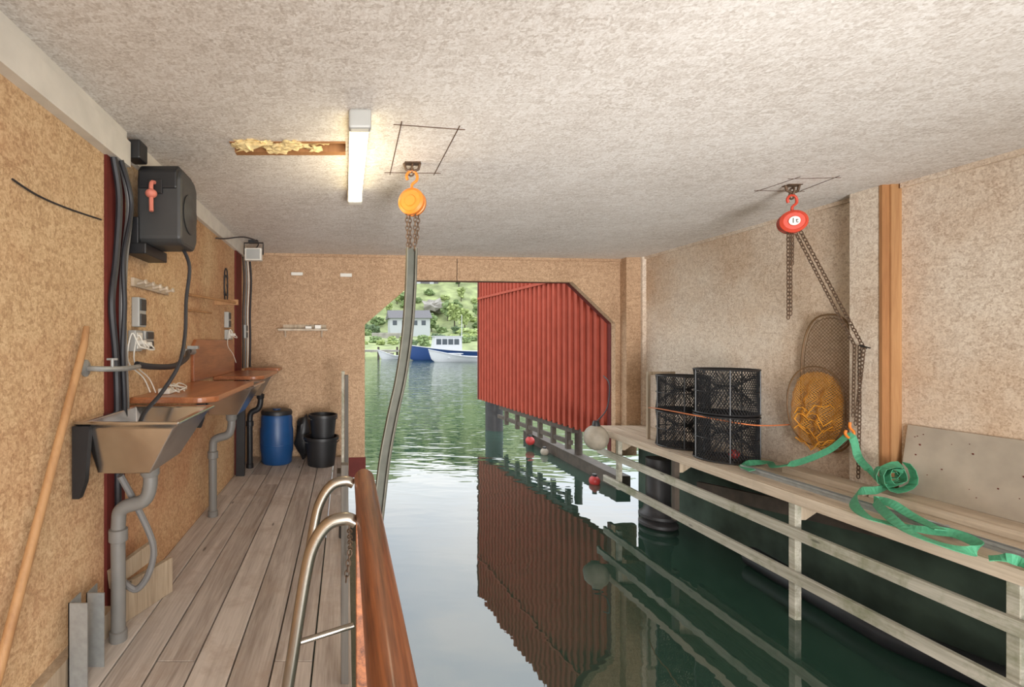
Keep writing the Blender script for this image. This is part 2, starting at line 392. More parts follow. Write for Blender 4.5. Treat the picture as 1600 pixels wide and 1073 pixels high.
struct(MB().box(XL, -1.20, 5.3, 5.58, 0, 2.46).obj('trim_14', M_dred), 'dark red vertical wall strip', 'trim')
struct(MB().box(XL, -1.17, 1.0, 2.44, 0, 0.12).obj('baseboard_left', M_post), 'rough wooden base board', 'baseboard')

# ceiling slot with insulation
th = thing('insulation_slot', (-0.33, 2.83, CEIL), 'open ceiling slot with torn yellow mineral wool', 'insulation')
MB().box(hx0, hx1, hy0, hy1, CEIL+0.10, CEIL+0.13).box(hx0, hx1, hy0-0.002, hy0+0.02, CEIL-0.004, CEIL+0.1).box(hx0, hx1, hy1-0.05, hy1+0.003, CEIL-0.004, CEIL+0.1).obj('slot_frame', M_owood, th)
mb = MB()
for i in range(38):
    mb.ball((hx0+0.03+random.random()*(hx1-hx0-.12), hy0+.05+random.uniform(-.07, .09), CEIL+random.uniform(-0.016, 0.06)), random.uniform(0.015, 0.042), 12, (1.6, 1, 0.6), 1.4, i)
mb.obj('mineral_wool', M_insul, th, False)

def lines(name, quad, z, label, w=0.006):
    mb = MB()
    for i in range(4):
        a = V((*quad[i], z)); c = V((*quad[(i+1) % 4], z)); d = (c-a).normalized()*0.04
        mb.beam(a-d, c+d, w, 0.003)
    return tag(mb.obj(name, M_dark), label, 'hatch')
lines('ceiling_hatch', [(0.29, 2.53), (0.60, 2.58), (0.60, 3.25), (0.30, 3.24)], CEIL-0.0015, 'rough saw cut square around the hoist hook', 0.005)
lines('ceiling_hatch', [(3.12, 3.36), (3.38, 3.34), (3.42, 3.64), (3.10, 3.62)], CEIL-0.0015, 'rough saw cut square around the red hoist hook', 0.004)

# ================================================================ WATER + OUTSIDE
w = MB().add([(-300, -20, WATER), (400, -20, WATER), (400, 400, WATER), (-300, 400, WATER)], [(0, 1, 2, 3)]).obj('harbour_water', M_water)
tag(w, 'dark green calm harbour water', 'water'); w['kind'] = 'stuff'

def hz(x, y):
    k = [(60, -2.5), (70, -0.7), (74, 0.6), (95, 2.4), (108, 4.6), (125, 9), (150, 19), (190, 38), (260, 62), (330, 70)]
    z = k[-1][1]
    for (a, za), (c, zb) in zip(k, k[1:]):
        if y <= c:
            t = (y-a)/(c-a); z = za+(zb-za)*max(t, 0); break
    z += noise.noise(V((x*0.03, y*0.03, 3)))*(y-66)*0.08+noise.noise(V((x*0.12, y*0.12, 9)))*min(1.2, (y-60)*0.05)
    return z
mb = MB(); nx, ny = 90, 60; vs = []; fs = []
for j in range(ny+1):
    for i in range(nx+1):
        x = -120+i*320/nx; y = 60+j*250/ny; vs.append((x, y, hz(x, y)))
for j in range(ny):
    for i in range(nx):
        a = j*(nx+1)+i; fs.append((a, a+1, a+nx+2, a+nx+1))
h = mb.add(vs, fs).obj('hillside', M_grass, smoothf=True); tag(h, 'grassy green hillside rising from the shore', 'hill'); h['kind'] = 'structure'
def bush(name, mat, seed, tall):
    rr = random.Random(seed); e = thing(name, (0, -50, -30), 'leafy green tree on the hillside' if tall else 'dense green shrub on the slope', 'tree' if tall else 'bush', 'trees on the hillside' if tall else 'shrubs on the hillside')
    e_loc = V(e.location)
    mb = MB()
    for i in range(30 if tall else 20):
        a = rr.uniform(0, 6.28); q = rr.uniform(0, 1)
        c = V((math.cos(a)*1.2*q, math.sin(a)*1.2*q, rr.uniform(1.4, 4.4) if tall else rr.uniform(0.3, 1.3)))
        mb.ball(e_loc+c, rr.uniform(0.35, 0.75), 8, (1, 1, 0.8), 1.3, seed*10+i)
    mb.obj('foliage', mat, e, False)
    mb = MB().tube([e_loc+V((0, 0, -0.8)), e_loc+V((0.05, 0, 1.2)), e_loc+V((0, 0.1, 3.2 if tall else 0.9))], [0.16, 0.12, 0.05])
    mb.obj('trunk', M_dwood, e)
    return e
kinds = [bush('tree', M_leaf1, 1, True), bush('tree', M_leaf2, 2, True), bush('tree', M_leaf3, 3, True), bush('shrub', M_leaf1, 4, False), bush('shrub', M_leaf2, 5, False), bush('shrub', M_leaf3, 6, False)]
crops = ((14, 122, 2.0), (24, 130, 2.4), (9, 138, 1.9))
rr = random.Random(11); placed = [(x, y, s*1.1) for x, y, s in crops]; tries = 0
first = {k: True for k in range(6)}
while len(placed) < 260 and tries < 9000:
    tries += 1
    y = 76+rr.random()**1.0*125; t = rr.uniform(0.0, 0.34) if rr.random() < .85 else rr.uniform(-0.3, 0.7); x = t*y
    if 97 < y < 114 and 0.055*y < x < 0.215*y: continue
    if 85 < y < 98 and 2 < x < 15: continue
    if 140 < y < 156 and 15 < x < 32: continue
    ki = rr.choice([0, 1, 1, 2, 3, 3, 4, 4, 5]) if y > 112 else rr.choice([3, 4, 5, 3])
    s = rr.uniform(0.6, 1.2)*(1+max(0, y-110)/140)
    if y < 98: s *= .6
    if any((x-a)**2+(y-c)**2 < (1.7*(s+d))**2 for a, c, d in placed): continue
    loc = V((x, y, hz(x, y)-0.1)); k = kinds[ki]
    if first[ki]: k.location = loc; k.scale = (s,)*3; first[ki] = False
    else: dup(k, loc, rr.uniform(0, 6.28), s)
    placed.append((x, y, s))
rk = tag(MB().ball((12, 71.5, 0), 1.2, 14, (1.4, 1, 0.6), 0.8, 3).obj('shore_rock', M_rock), 'rounded grey rock at the waterline', 'rock', 'rocks along the shore')
for i in range(17):
    x = 2+i*2.1+rr.uniform(-.1, .1); y = 70+(i % 2)*1.7
    dup(rk, (x, y, -0.8), rr.uniform(-.3, .3), rr.uniform(0.4, 0.75))
rk.location = (-1, 70.5, -0.9)
for i, (x, y, s) in enumerate(crops):
    dup(rk, (x, y, hz(x, y)-.5), i*1.1, s, 'large grey rock outcrop on the grassy slope')
tag(MB().box(5, 12.2, 92, 92.6, 1.0, 3.3).obj('stone_wall', M_rock, bevel=0.1), 'grey stone retaining wall above the shore', 'wall')
hy = 104; hx0_, hx1_ = 9.6, 18.2; hb = 4.4
e = thing('house', (13.9, hy+3, hb), 'small white timber house with grey roof', 'house')
MB().box(hx0_, hx1_, hy, hy+6, hb-2.5, hb+2.3).obj('body', M_hwall, e)
MB().prism([(hx0_-.4, hy-.5, hb+2.3), (hx0_-.4, hy+6.5, hb+2.3), (hx0_-.4, hy+3, hb+4.2)], (hx1_-hx0_+.8, 0, 0)).obj('roof', M_roof, e)
for x in (10.6, 12.6, 15.0, 16.8): MB().box(x-.45, x+.45, hy-.05, hy+.05, hb+0.8, hb+1.8).obj('window', M_glass, e)
MB().box(13.6, 14.3, hy+2.6, hy+3.2, hb+3.6, hb+4.9).obj('chimney', M_rock, e)
e = thing('house', (24, 150, 18), 'dark timber cabin among trees', 'house')
MB().box(20.5, 28, 146, 152, 14, 21).obj('body', M_roof, e)
MB().prism([(20, 145.5, 21), (20, 152.5, 21), (20, 149, 23)], (8.5, 0, 0)).obj('roof', M_dwood, e)
for x in (22, 26): MB().box(x-.6, x+.6, 145.9, 146.1, 18.6, 20).obj('window', M_hwall, e)
e = thing('jetty', (5.5, 63, WATER), 'low grey timber jetty at the shore', 'jetty')
MB().box(1.5, 9.5, 61.5, 65, 0.25, 0.5).obj('deck', M_rock, e)
for x in (2, 4.2, 6.6, 9): MB().cyl((x, 61.8, -1.2), (x, 61.8, 0.9), 0.14).obj('pile', M_dwood, e)

def boat(name, x0, L_, y, hull, label, cabin, beam=2.0, sheer=0.75, mast=None):
    e = thing(name, (x0+L_/2, y, WATER-0.2), label, 'boat', None); ls = []; n_ = 14; rim = []
    for i in range(n_+1):
        t = i/n_; bw_ = beam/2*min(1, (math.sin(min(1, t*1.6+0.03)*math.pi/2)))*(1 if t < .8 else 1-.35*(t-.8)/.2)
        top = WATER+sheer+0.75*(1-t)**2.2; keel = WATER-0.25+0.5*max(0, .12-t)/.12; xx = x0+L_*t
        rake = -0.35*max(0, 1-t*5); l = []
        for k in range(-6, 7):
            a = k/6; zz = keel+(top-keel)*abs(a)**1.3; l.append(V((xx+rake*(abs(a)), y+bw_*math.copysign(abs(a)**0.55, a), zz)))
        ls.append(l); rim.append((l[0], l[-1]))
    MB().loft(ls, True, True, False).obj('hull', hull, e, True)
    MB().tube([r[0] for r in rim], 0.05, 6).obj('gunwale', M_bwhite, e); MB().tube([r[1] for r in rim], 0.05, 6).obj('gunwale', M_bwhite, e)
    MB().add([p-V((0, 0, .12)) for r in rim for p in r], [(2*i, 2*i+1, 2*i+3, 2*i+2) for i in range(n_)]).obj('deck', M_bwhite, e)
    for (a, c, hh, wn) in cabin:
        zb = WATER+sheer-.15; xa = x0+L_*a; xc = x0+L_*c; hw = beam*.33
        MB().prism([(xa, y-hw, zb), (xc, y-hw, zb), (xc-.1, y-hw, zb+hh), (xa+.25, y-hw, zb+hh)], (0, 2*hw, 0)).obj('cabin', M_bwhite, e)
        MB().box(xa+.1, xc+.1, y-hw-.1, y+hw+.1, zb+hh, zb+hh+.07).obj('cabin_roof', M_bwhite, e)
        for q in range(wn):
            xs = xa+.4+q*((xc-xa-.6)/wn); MB().box(xs, xs+(xc-xa-.6)/wn-.12, y-hw-.02, y-hw+.01, zb+hh*.5, zb+hh*.85).obj('window', M_glass, e)
    if mast: MB().cyl((x0+L_*mast, y, WATER+.6), (x0+L_*mast, y, WATER+5.2), 0.05, 0.03).obj('mast', M_bwhite, e)
    return e
boat('motor_boat', 7.2, 8.6, 55, M_bblue, 'blue hulled wooden boat with white wheelhouse', [(0.30, 0.68, 1.8, 4)], 2.5, 1.05, 0.7)
boat('motor_boat', 9.0, 5.2, 50.5, M_bwhite, 'white open motor boat with low cuddy', [(0.3, 0.58, 0.45, 2)], 1.9, 0.55)
boat('motor_boat', 4.2, 2.6, 58.5, M_bwhite, 'small white dinghy near the jetty', [], 1.2, 0.4)

# red gate wall with battens
RA = V((3.68, 6.78, 0)); RB = V((3.2, 11.55, 0)); RD = (RB-RA).normalized(); RN = V((-RD.y, RD.x, 0))
if RN.x > 0: RN = -RN
e = thing('boathouse_gate', (3.4, 9.1, 0.12), 'red board and batten boathouse gate over the water', 'gate')
Lr = (RB-RA).length
MB().prism([RA+V((0, 0, .12)), RB+V((0, 0, .12)), RB+V((0, 0, 3.4)), RA+V((0, 0, 3.4))], -RN*0.12).obj('boards', M_red, e)
mb = MB(); s_ = 0.03
while s_ < Lr-0.05:
    p = RA+RD*s_; mb.prism([p+V((0, 0, .10)), p+RD*.06+V((0, 0, .10)), p+RD*.06+V((0, 0, 3.4)), p+V((0, 0, 3.4))], RN*0.04); s_ += 0.165
mb.obj('battens', M_red, e)
MB().prism([RA+V((0, 0, 2.47)), RB+V((0, 0, 2.47)), RB+V((0, 0, 2.52)), RA+V((0, 0, 2.52))], RN*0.055).obj('top_rail', M_red, e)
MB().prism([RB-RD*.05+V((0, 0, .1)), RB+V((0, 0, .1)), RB+V((0, 0, 3.4)), RB-RD*.05+V((0, 0, 3.4))], RN*0.05).obj('corner_board', M_dred, e)
e = thing('timber_trestle', (3.7, 9, WATER), 'dark weathered low timber framework beneath the red gate', 'framework')
q0 = RA+RD*.9; q1 = RB-RD*1.1
MB().beam(q0-RN*.06+V((0, 0, .06)), q1-RN*.06+V((0, 0, .06)), .10, .10).obj('beam', M_dwood, e)
MB().beam(q0+RN*.0+V((0, 0, -.14)), q1+RN*.0+V((0, 0, -.14)), .05, .07).obj('waling', M_dwood, e)
for d in (1.0, 1.45, 1.9, 2.35, 2.8, 3.3):
    p = RA+RD*d; MB().box(p.x-.035, p.x+.035, p.y-.035, p.y+.035, -.26, .02).obj('hanger', M_dwood, e)
for d in (1.2, 2.9):
    p = RA+RD*d-RN*.3; MB().cyl((p.x, p.y, -1.3), (p.x, p.y, .05), .06).obj('pile', M_dwood, e)
MB().box(3.75, 3.95, 6.7, 10.2, -1.4, -.40).obj('kerb', M_dwood, e)
tag(MB().lathe((3.46, 11.25, -1.4), [(0, 0), (.20, 0), (.20, 1.51), (0, 1.51)]).obj('pile', M_pile, smoothf=True), 'thick black round pile under the red gate', 'pile', 'black piles in the water')
mb = MB(); prof = [(0, 0), (.15, 0)]
for q in range(6): prof += [(.15, .3+q*.09), (.19, .33+q*.09), (.19, .36+q*.09), (.15, .39+q*.09)]
prof += [(.12, .95), (.12, 1.42), (0, 1.42)]
tag(mb.lathe((3.46, 5.35, -1.25), prof).obj('pile', M_pile, smoothf=True), 'black ribbed pile under the side shelf', 'pile', 'black piles in the water')
for p, m, r, lab in (((3.55, 9.3, -.44), M_rbuoy, .085, 'small round red buoy floating by the piles'), ((3.60, 8.75, -.53), M_buoy, .07, 'small round grey buoy floating by the piles'), ((3.58, 6.95, -.54), M_rbuoy, .075, 'round red buoy floating by the wall')):
    e = thing('buoy', V(p)-V((0, 0, r)), lab, 'buoy', 'small floating buoys')
    MB().ball(p, r, 20).obj('float', m, e, True); MB().cyl(V(p)+V((0, 0, r*.9)), V(p)+V((0, 0, r*1.35)), .03).obj('eyelet', M_black, e)
e = thing('buoy', (3.11, 6.0, .11), 'big grey ball buoy hanging at the shelf end', 'buoy')
MB().ball((3.11, 6.0, .27), .145, 28, (1, 1, 1.08)).obj('float', M_buoy, e, True); MB().lathe((3.11, 6.0, .41), [(.05, 0), (.04, .05), (.03, .07), (0, .07)], 12).obj('eyelet', M_black, e, True)
MB().tube(smooth([(3.11, 6, .46), (3.3, 6.1, .62), (3.44, 6.3, .9), (3.47, 6.5, 1.0)]), .008, 6).obj('rope', M_cable, e)

# ================================================================ RIGHT SHELF
e = thing('dock_shelf', (3.6, 3.5, WATER), 'long pale timber plank shelf along the wall', 'shelf')
for i in range(4):
    x0 = 3.30+i*.175; MB().box(x0, x0+.168, -2.5 if i % 2 else -2.6, 6.42, SH-.035, SH).obj('plank', M_shelf, e, bevel=.003)
MB().box(3.27, 3.298, -2.6, 6.35, SH-.08, SH-.002).obj('fascia', M_shelf, e, bevel=.003)
MB().box(3.25, 3.285, -2.6, 6.25, .025, .105).obj('rail', M_rail, e, bevel=.003)
MB().box(3.25, 3.285, -2.6, 6.1, -.295, -.215).obj('rail', M_rail, e, bevel=.003)
for y in (-.5, 1.2, 2.38, 3.56, 4.85, 5.85):
    MB().box(3.287, 3.335, y-.026, y+.026, -1.1 if y in (3.56,) else -.33, SH-.036).obj('post', M_dwood if y == 4.85 else M_rail, e, bevel=.003)
    MB().prism([(3.336, y-.02, SH-.04), (3.56, y-.02, SH-.04), (3.56, y-.02, SH-.07), (3.37, y-.02, SH-.20), (3.336, y-.02, SH-.20)], (0, .04, 0)).obj('bracket', M_post, e)
tag(MB().box(3.72, 3.96, 0.2, 3.44, SH, SH+.055).obj('plank', M_shelf, bevel=.004), 'thick pale plank lying along the shelf', 'plank', 'loose planks on the shelf')
tag(MB().box(3.70, 3.86, 3.46, 4.1, SH, SH+.05).obj('plank', M_shelf, bevel=.004), 'short pale plank end lying on the shelf', 'plank', 'loose planks on the shelf')
tag(MB().box(3.43, 3.47, 0.3, 4.2, SH, SH+.022).box(3.43, 3.434, 0.3, 4.2, SH+.02, SH+.04).box(3.466, 3.47, 0.3, 4.2, SH+.02, SH+.04).obj('metal_channel', M_galv), 'long galvanised steel channel lying on shelf', 'metal rail')
e = thing('painted_board', (3.96, 2.8, SH+.055), 'stained beige board leaning against the wall', 'board')
MB().prism([(3.93, 2.2, SH+.056), (3.995, 2.2, .88), (3.995, 3.42, .87), (3.93, 3.42, SH+.056)], (-.018, 0, .0)).obj('panel', M_board, e, bevel=.002)
mb = MB(); rs = random.Random(5)
for k in range(26):
    yy = rs.uniform(2.5, 3.38); zz = rs.uniform(.48, .84); xx = 3.93+.065*(zz-SH-.056)/.48-.0185; r_ = rs.uniform(.002, .006)
    mb.cyl((xx-.0012, yy, zz), (xx+.001, yy, zz), r_, n=8)
mb.obj('paint_spots', M_dred, e)
tag(MB().beam((3.9, 2.9, .18), (3.66, 5.0, -.05), .05, .12).obj('brace_timber', M_dwood), 'dark timber brace below the shelf', 'brace')
tag(MB().tube([(3.9, 2.1, -.45), (3.62, 3.2, -.5), (3.7, 4.4, -.5)], .09, 14).obj('floating_log', M_black, smoothf=True), 'dark wet log afloat under the shelf', 'log')

# crab traps
def trap(c, r, hgt, label):
    c = V(c); e = thing('crab_trap', c, label, 'trap', 'black mesh crab traps')
    mb = MB()
    for z in (0.012, hgt*.5, hgt-.012): mb.tube([c+V((r*math.cos(a*math.pi/16), r*math.sin(a*math.pi/16), z)) for a in range(32)], .007 if z != hgt*.5 else .004, 6, True)
    for a in range(5):
        q = V((r*math.cos(a*1.2566+.4), r*math.sin(a*1.2566+.4), 0)); mb.cyl(c+q+V((0, 0, .01)), c+q+V((0, 0, hgt-.01)), .006, n=6)
    mb.obj('wire_frame', M_black, e)
    mb = MB(); ns = 66; seg = 9
    def rad(j): return r*(1-.05*math.sin(math.pi*j/seg))
    for k in range(ns):
        for sg in (1, -1):
            a0 = 2*math.pi*k/ns
            mb.tube([c+V((rad(j)*math.cos(a0+sg*j/seg*.95), rad(j)*math.sin(a0+sg*j/seg*.95), .01+(hgt-.02)*j/seg)) for j in range(seg+1)], .0029, 3)
    for zz in (.01, hgt-.01):
        for k in range(-9, 10):
            d = k/9.5*r; hwid = math.sqrt(max(0, r*r-d*d)); q = .7071
            for ex, ey in ((q, q), (q, -q)):
                o = V((-ey, ex, 0))*d; t_ = V((ex, ey, 0))*hwid
                mb.cyl(c+o-t_+V((0, 0, zz)), c+o+t_+V((0, 0, zz)), .0022, n=3)
    mb.obj('netting', M_net, e)
    mb = MB()
    for k in range(30):
        a = 2*math.pi*k/30; mb.cyl(c+V((r*.95*math.cos(a), r*.95*math.sin(a), hgt*.2)), c+V((r*.3*math.cos(a+.5), r*.3*math.sin(a+.5), hgt*.6)), .004, n=3)
        mb.cyl(c+V((r*.95*math.cos(a), r*.95*math.sin(a), hgt*.85)), c+V((r*.3*math.cos(a-.5), r*.3*math.sin(a-.5), hgt*.6)), .004, n=3)
    mb.tube([c+V((r*.3*math.cos(a*.5236), r*.3*math.sin(a*.5236), hgt*.6)) for a in range(12)], .006, 5, True)
    mb.obj('entrance_funnel', M_net, e)
    return e
trap((3.58, 4.55, SH), .25, .43, 'black mesh crab trap on shelf, bottom of stack')
trap((3.58, 4.55, SH+.431), .25, .43, 'black mesh crab trap stacked on another, by wall')
trap((3.57, 5.12, SH), .24, .38, 'black mesh crab trap beside wooden rack')
trap((3.57, 5.12, SH+.381), .24, .38, 'black mesh crab trap stacked on top')
e = thing('wooden_rack', (3.55, 5.5, SH), 'slim grey wooden rack standing on the shelf', 'rack')
MB().box(3.44, 3.47, 5.50, 5.53, SH, 1.12).obj('upright', M_post, e); MB().box(3.72, 3.75, 5.50, 5.53, SH, 1.12).obj('upright', M_post, e); MB().box(3.44, 3.75, 5.495, 5.50, 1.08, 1.12).obj('crosspiece', M_post, e)
tag(MB().tube(smooth([(3.40, 5.42, .72), (3.32, 5.1, .75), (3.315, 4.55, .76), (3.6, 4.28, .72), (3.96, 4.3, .72)]), .006, 6).obj('rope', M_ropeo), 'orange rope tied round the crab traps', 'rope')
tag(MB().ball((3.62, 4.5, SH+.06), .045, 12).obj('float_ball', M_rbuoy, smoothf=True), 'small red float inside a crab trap', 'float')

# landing net
e = thing('landing_net', (3.95, 4.0, .55), 'tall oval wire framed net with sagging yellow netting', 'net')
def oval(cy, cz, ry, rz, x, p=.8, n=40):
    return [V((x, cy+ry*math.copysign(abs(math.cos(2*math.pi*k/n))**p, math.cos(2*math.pi*k/n)), cz+rz*math.copysign(abs(math.sin(2*math.pi*k/n))**p, math.sin(2*math.pi*k/n)))) for k in range(n)]
def meshfill(cy, cz, ry, rz, xf, n, r, zmax=9, zmin=-9):
    mb = MB()
    for sg in (1, -1):
        for k in range(-n*2, n*2+1):
            pts = []
            for j in range(37):
                t = -1+j/18; yy = cy+ry*t; zz = cz+sg*ry*t+k/n*rz
                if abs((yy-cy)/ry)**2.4+abs((zz-cz)/rz)**2.4 <= 1 and zmin < zz < zmax: pts.append(V((xf(yy, zz), yy, zz)))
            if len(pts) > 2: mb.tube(pts, r, 3)
    return mb
MB().tube(oval(3.97, 1.12, .235, .56, 3.965, .75), .008, 6, True).obj('hoop', M_bnet, e, True)
MB().tube(oval(3.97, 1.12, .22, .53, 3.972, .75), .003, 5, True).obj('inner_wire', M_bnet, e, True)
meshfill(3.97, 1.12, .225, .55, lambda y, z: 3.968, 18, .0018).obj('wire_mesh', M_bnet, e)
MB().tube(oval(4.04, .92, .25, .33, 3.92, .9), .006, 6, True).obj('hoop', M_bnet, e, True)
def bagx(y, z):
    q = ((y-4.03)/.25)**2+((z-.86)/.34)**2
    fold = .018*math.sin(y*46+z*9)+.012*math.sin(z*60+y*20)
    return 3.935-.03*max(0, 1-q)**.6*(1+.4*(.9-z)/.3)-fold*max(0, 1-q)
meshfill(4.03, .88, .235, .33, bagx, 15, .0018).obj('netting', M_ynet, e)
rs = random.Random(3)
for k in range(6):
    ph = rs.uniform(0, 6); z0 = .62+.055*k
    MB().tube([(3.885+.012*math.sin(j*.9+ph), 3.85+.036*j, z0+.05*math.sin(j*.6+ph)+.02*math.sin(j*1.7+ph*2)) for j in range(10)], .0045, 6).obj('gathered_netting', M_ynet, e, True)

# ================================================================ HOISTS
def hoist(c, mat, r, label, ax=(0.25, -1, 0)):
    c = V(c); ax = V(ax).normalized(); e = thing('chain_hoist', c, label, 'hoist')
    MB().lathe(c-ax*.05, [(0, 0), (r*.92, 0), (r, .008), (r, .03), (r*.85, .036), (0, .036)], 32, ax).obj('wheel_cover', mat, e, True)
    MB().lathe(c+ax*.0, [(0, 0), (r, 0), (r*1.02, .01), (r*1.0, .035), (r*.8, .048), (r*.75, .044), (r*.45, .044), (r*.4, .05), (0, .05)], 32, ax).obj('body', mat, e, True)
    MB().lathe(c-ax*.03, [(0, 0), (r*.8, 0), (r*.8, .04), (0, .04)], 24, ax).obj('chain_wheel', M_chain, e, True)
    MB().lathe(c+ax*.046, [(0, 0), (r*.42, 0), (r*.4, .006), (0, .006)], 24, ax).obj('hub_plate', M_wplast if mat is M_hred else mat, e, True)
    t = c+V((0, 0, r)); MB().tube(smooth([t+V((0, 0, -.01)), t+V((0, 0, .03)), t+V((.03, 0, .06)), t+V((.025, 0, .1)), t+V((-.01, 0, .115)), t+V((-.035, 0, .09)), t+V((-.03, 0, .06))]), .009, 8).obj('hook', mat, e, True)
    q = V((c.x, c.y, CEIL)); MB().chain([t+V((-.005, 0, .11)), V((c.x, c.y, CEIL-.02))], .035, .007, .018).obj('suspension_chain', M_chain, e)
    MB().tube([q+V((-.05, 0, .0)), q+V((-.04, 0, -.04)), q+V((0, 0, -.055)), q+V((.04, 0, -.04)), q+V((.05, 0, 0))], .009, 8).obj('ceiling_eye', M_chain, e)
    MB().box(q.x-.05, q.x+.05, q.y-.03, q.y+.03, CEIL-.006, CEIL).obj('ceiling_plate', M_chain, e)
    return e
c1 = W(644, 316, 3.07); h1 = hoist(c1, M_orange, .082, 'orange chain hoist hanging from the ceiling', (-.45, -1, 0))
for dx, dy, ln in ((-.035, 0, .30), (-.012, .02, .31), (.02, -.01, .30), (.045, .02, .26)):
    MB().chain([c1+V((dx, dy, -.06)), c1+V((dx*.7, dy, -ln))], .026, .0036, .010).obj('chain', M_chain, h1)
pa = [W(643, 388, 3.07), W(641, 450, 3.07), W(636, 520, 3.07), W(626, 590, 3.06), W(613, 650, 3.05), W(601, 715, 3.03), W(592, 790, 3.0), W(584, 860, 2.98), W(577, 930, 2.96)]
pts = smooth(pa, 6)
e = thing('lifting_sling', pts[-1], 'long grey curved channel strip hanging from the orange hoist', 'sling')
MB().ribbon(pts, (1, .35, 0), .066, .006).obj('web', M_strapg, e)
off = V((.032, .010, 0))
MB().ribbon([p+off-V((0, .018, 0)) for p in pts], (.35, 1, 0), .04, .006).obj('flange', M_strapl, e)
MB().ribbon([p-off-V((0, .018, 0)) for p in pts], (-.1, 1, 0), .04, .006).obj('flange', M_strapl, e)
c2 = W(1238, 347, 3.5); h2 = hoist(c2, M_hred, .08, 'red chain hoist with hanging rusty chains', (-.55, -1, 0))
for dx, ln in ((-.03, .70), (-.012, .68), (.0, .3)):
    MB().chain([c2+V((dx, 0, -.07)), c2+V((dx, 0, -ln))], .028, .0034, .010).obj('chain', M_chain, h2)
nail = V((3.84, 3.58, 1.41))
MB().chain([c2+V((.05, 0, -.05)), nail, V((3.82, 3.62, .84))], .03, .0036, .011).obj('chain', M_chain, h2)
MB().chain([c2+V((.03, .02, -.05)), nail+V((-.07, 0, .02)), V((3.78, 3.60, .9))], .03, .0034, .010).obj('chain', M_chain, h2)
MB().chain([nail+V((.01, .04, .0)), V((3.85, 3.62, .9)), V((3.84, 3.62, .44))], .03, .0036, .011).obj('chain', M_chain, h2)
hk = V((3.80, 3.64, .85))
MB().tube(smooth([hk, hk+V((0, 0, -.04)), hk+V((.03, 0, -.08)), hk+V((.0, 0, -.12)), hk+V((-.035, 0, -.09)), hk+V((-.03, 0, -.06))]), .009, 8).obj('load_hook', M_orange, h2, True)
tag(MB().tube([(3.881, 3.60, 1.405), (3.82, 3.59, 1.43), (3.80, 3.5, 1.41)], .005, 6).obj('nail', M_black), 'bent steel nail holding the chain', 'nail')
tx = bpy.data.curves.new('t', 'FONT'); tx.body = '1t'; tx.size = .05; tx.extrude = .001; tx.align_x = 'CENTER'; tx.align_y = 'CENTER'
to = bpy.data.objects.new('t', tx); COL.objects.link(to); bpy.context.view_layer.update()
me = bpy.data.meshes.new_from_object(to.evaluated_get(bpy.context.evaluated_depsgraph_get())); bpy.data.objects.remove(to)
ax = V((-.55, -1, 0)).normalized(); lt = bpy.data.objects.new('lettering', me); me.materials.append(M_black); COL.objects.link(lt); lt.parent = h2
lt.location = ax*.054; lt.rotation_euler = ax.to_track_quat('Z', 'Y').to_euler()

# green strap
e = thing('ratchet_strap', (3.6, 3.6, SH), 'long green webbing strap draped over hook and shelf', 'strap')
hp = hk+V((0, 0, -.10))
MB().ribbon(smooth([onshelf(1175, 735, .03), onshelf(1160, 725, .03), onshelf(1200, 722, .04), (3.60, 4.05, SH+.06), (3.68, 3.9, SH+.14), (3.76, 3.75, .62), (3.80, 3.64, hp.z), (3.80, 3.58, .60), (3.80, 3.50, .52), (3.81, 3.42, .44), (3.80, 3.36, .43)]), lambda t: (.3, .2, 1) if .35 < t < .8 else (1, .3, .3), .048, .004).obj('webbing', M_green, e)
sp = []
for k in range(60):
    a = k*.44; rr_ = .024+.0016*k+.009*math.sin(k*.37); sp.append(V((3.76+rr_*math.cos(a)*1.05, 3.32+.03*math.sin(k*.21), .54+rr_*math.sin(a)*.88+.008*math.sin(k*1.3))))
MB().ribbon(sp, lambda t: (.55+.35*math.sin(t*11), 1, .35*math.cos(t*8)), .058, .003).obj('coil', M_green, e)
MB().ribbon(smooth([onshelf(1402, 752, .12), onshelf(1372, 765, .09), onshelf(1342, 768, .08), onshelf(1334, 786, .06), onshelf(1352, 806, .05), onshelf(1384, 816, .04), onshelf(1440, 827, .05), onshelf(1490, 833, .06), onshelf(1528, 850, .05), onshelf(1518, 861, .03), onshelf(1470, 850, .04), onshelf(1420, 830, .06), onshelf(1385, 802, .09), onshelf(1368, 782, .10), onshelf(1392, 786, .11), onshelf(1425, 806, .08), onshelf(1470, 828, .07)]), lambda t: (.9, .2, .5+.5*math.sin(t*17)), .052, .004).obj('webbing', M_green, e)
MB().ribbon(smooth([onshelf(1545, 872, .03), onshelf(1575, 872, .05), onshelf(1600, 880, .03), onshelf(1640, 900, .03)]), (1, 0, .5), .05, .004).obj('webbing', M_green, e)
for u, v in ((1468, 822), (1500, 838)):
    p = onshelf(u, v, .02); s = thing('shackle', p, 'steel bow shackle on the green strap', 'shackle', 'steel shackles on the shelf')
    MB().tube(smooth([p+V((-.03, 0, 0)), p+V((-.04, .04, .0)), p+V((0, .075, .01)), p+V((.04, .04, .0)), p+V((.03, 0, 0))]), .008, 8).obj('bow', M_galv, s, True)
    MB().cyl(p+V((-.05, 0, 0)), p+V((.05, 0, 0)), .009).obj('pin', M_galv, s)

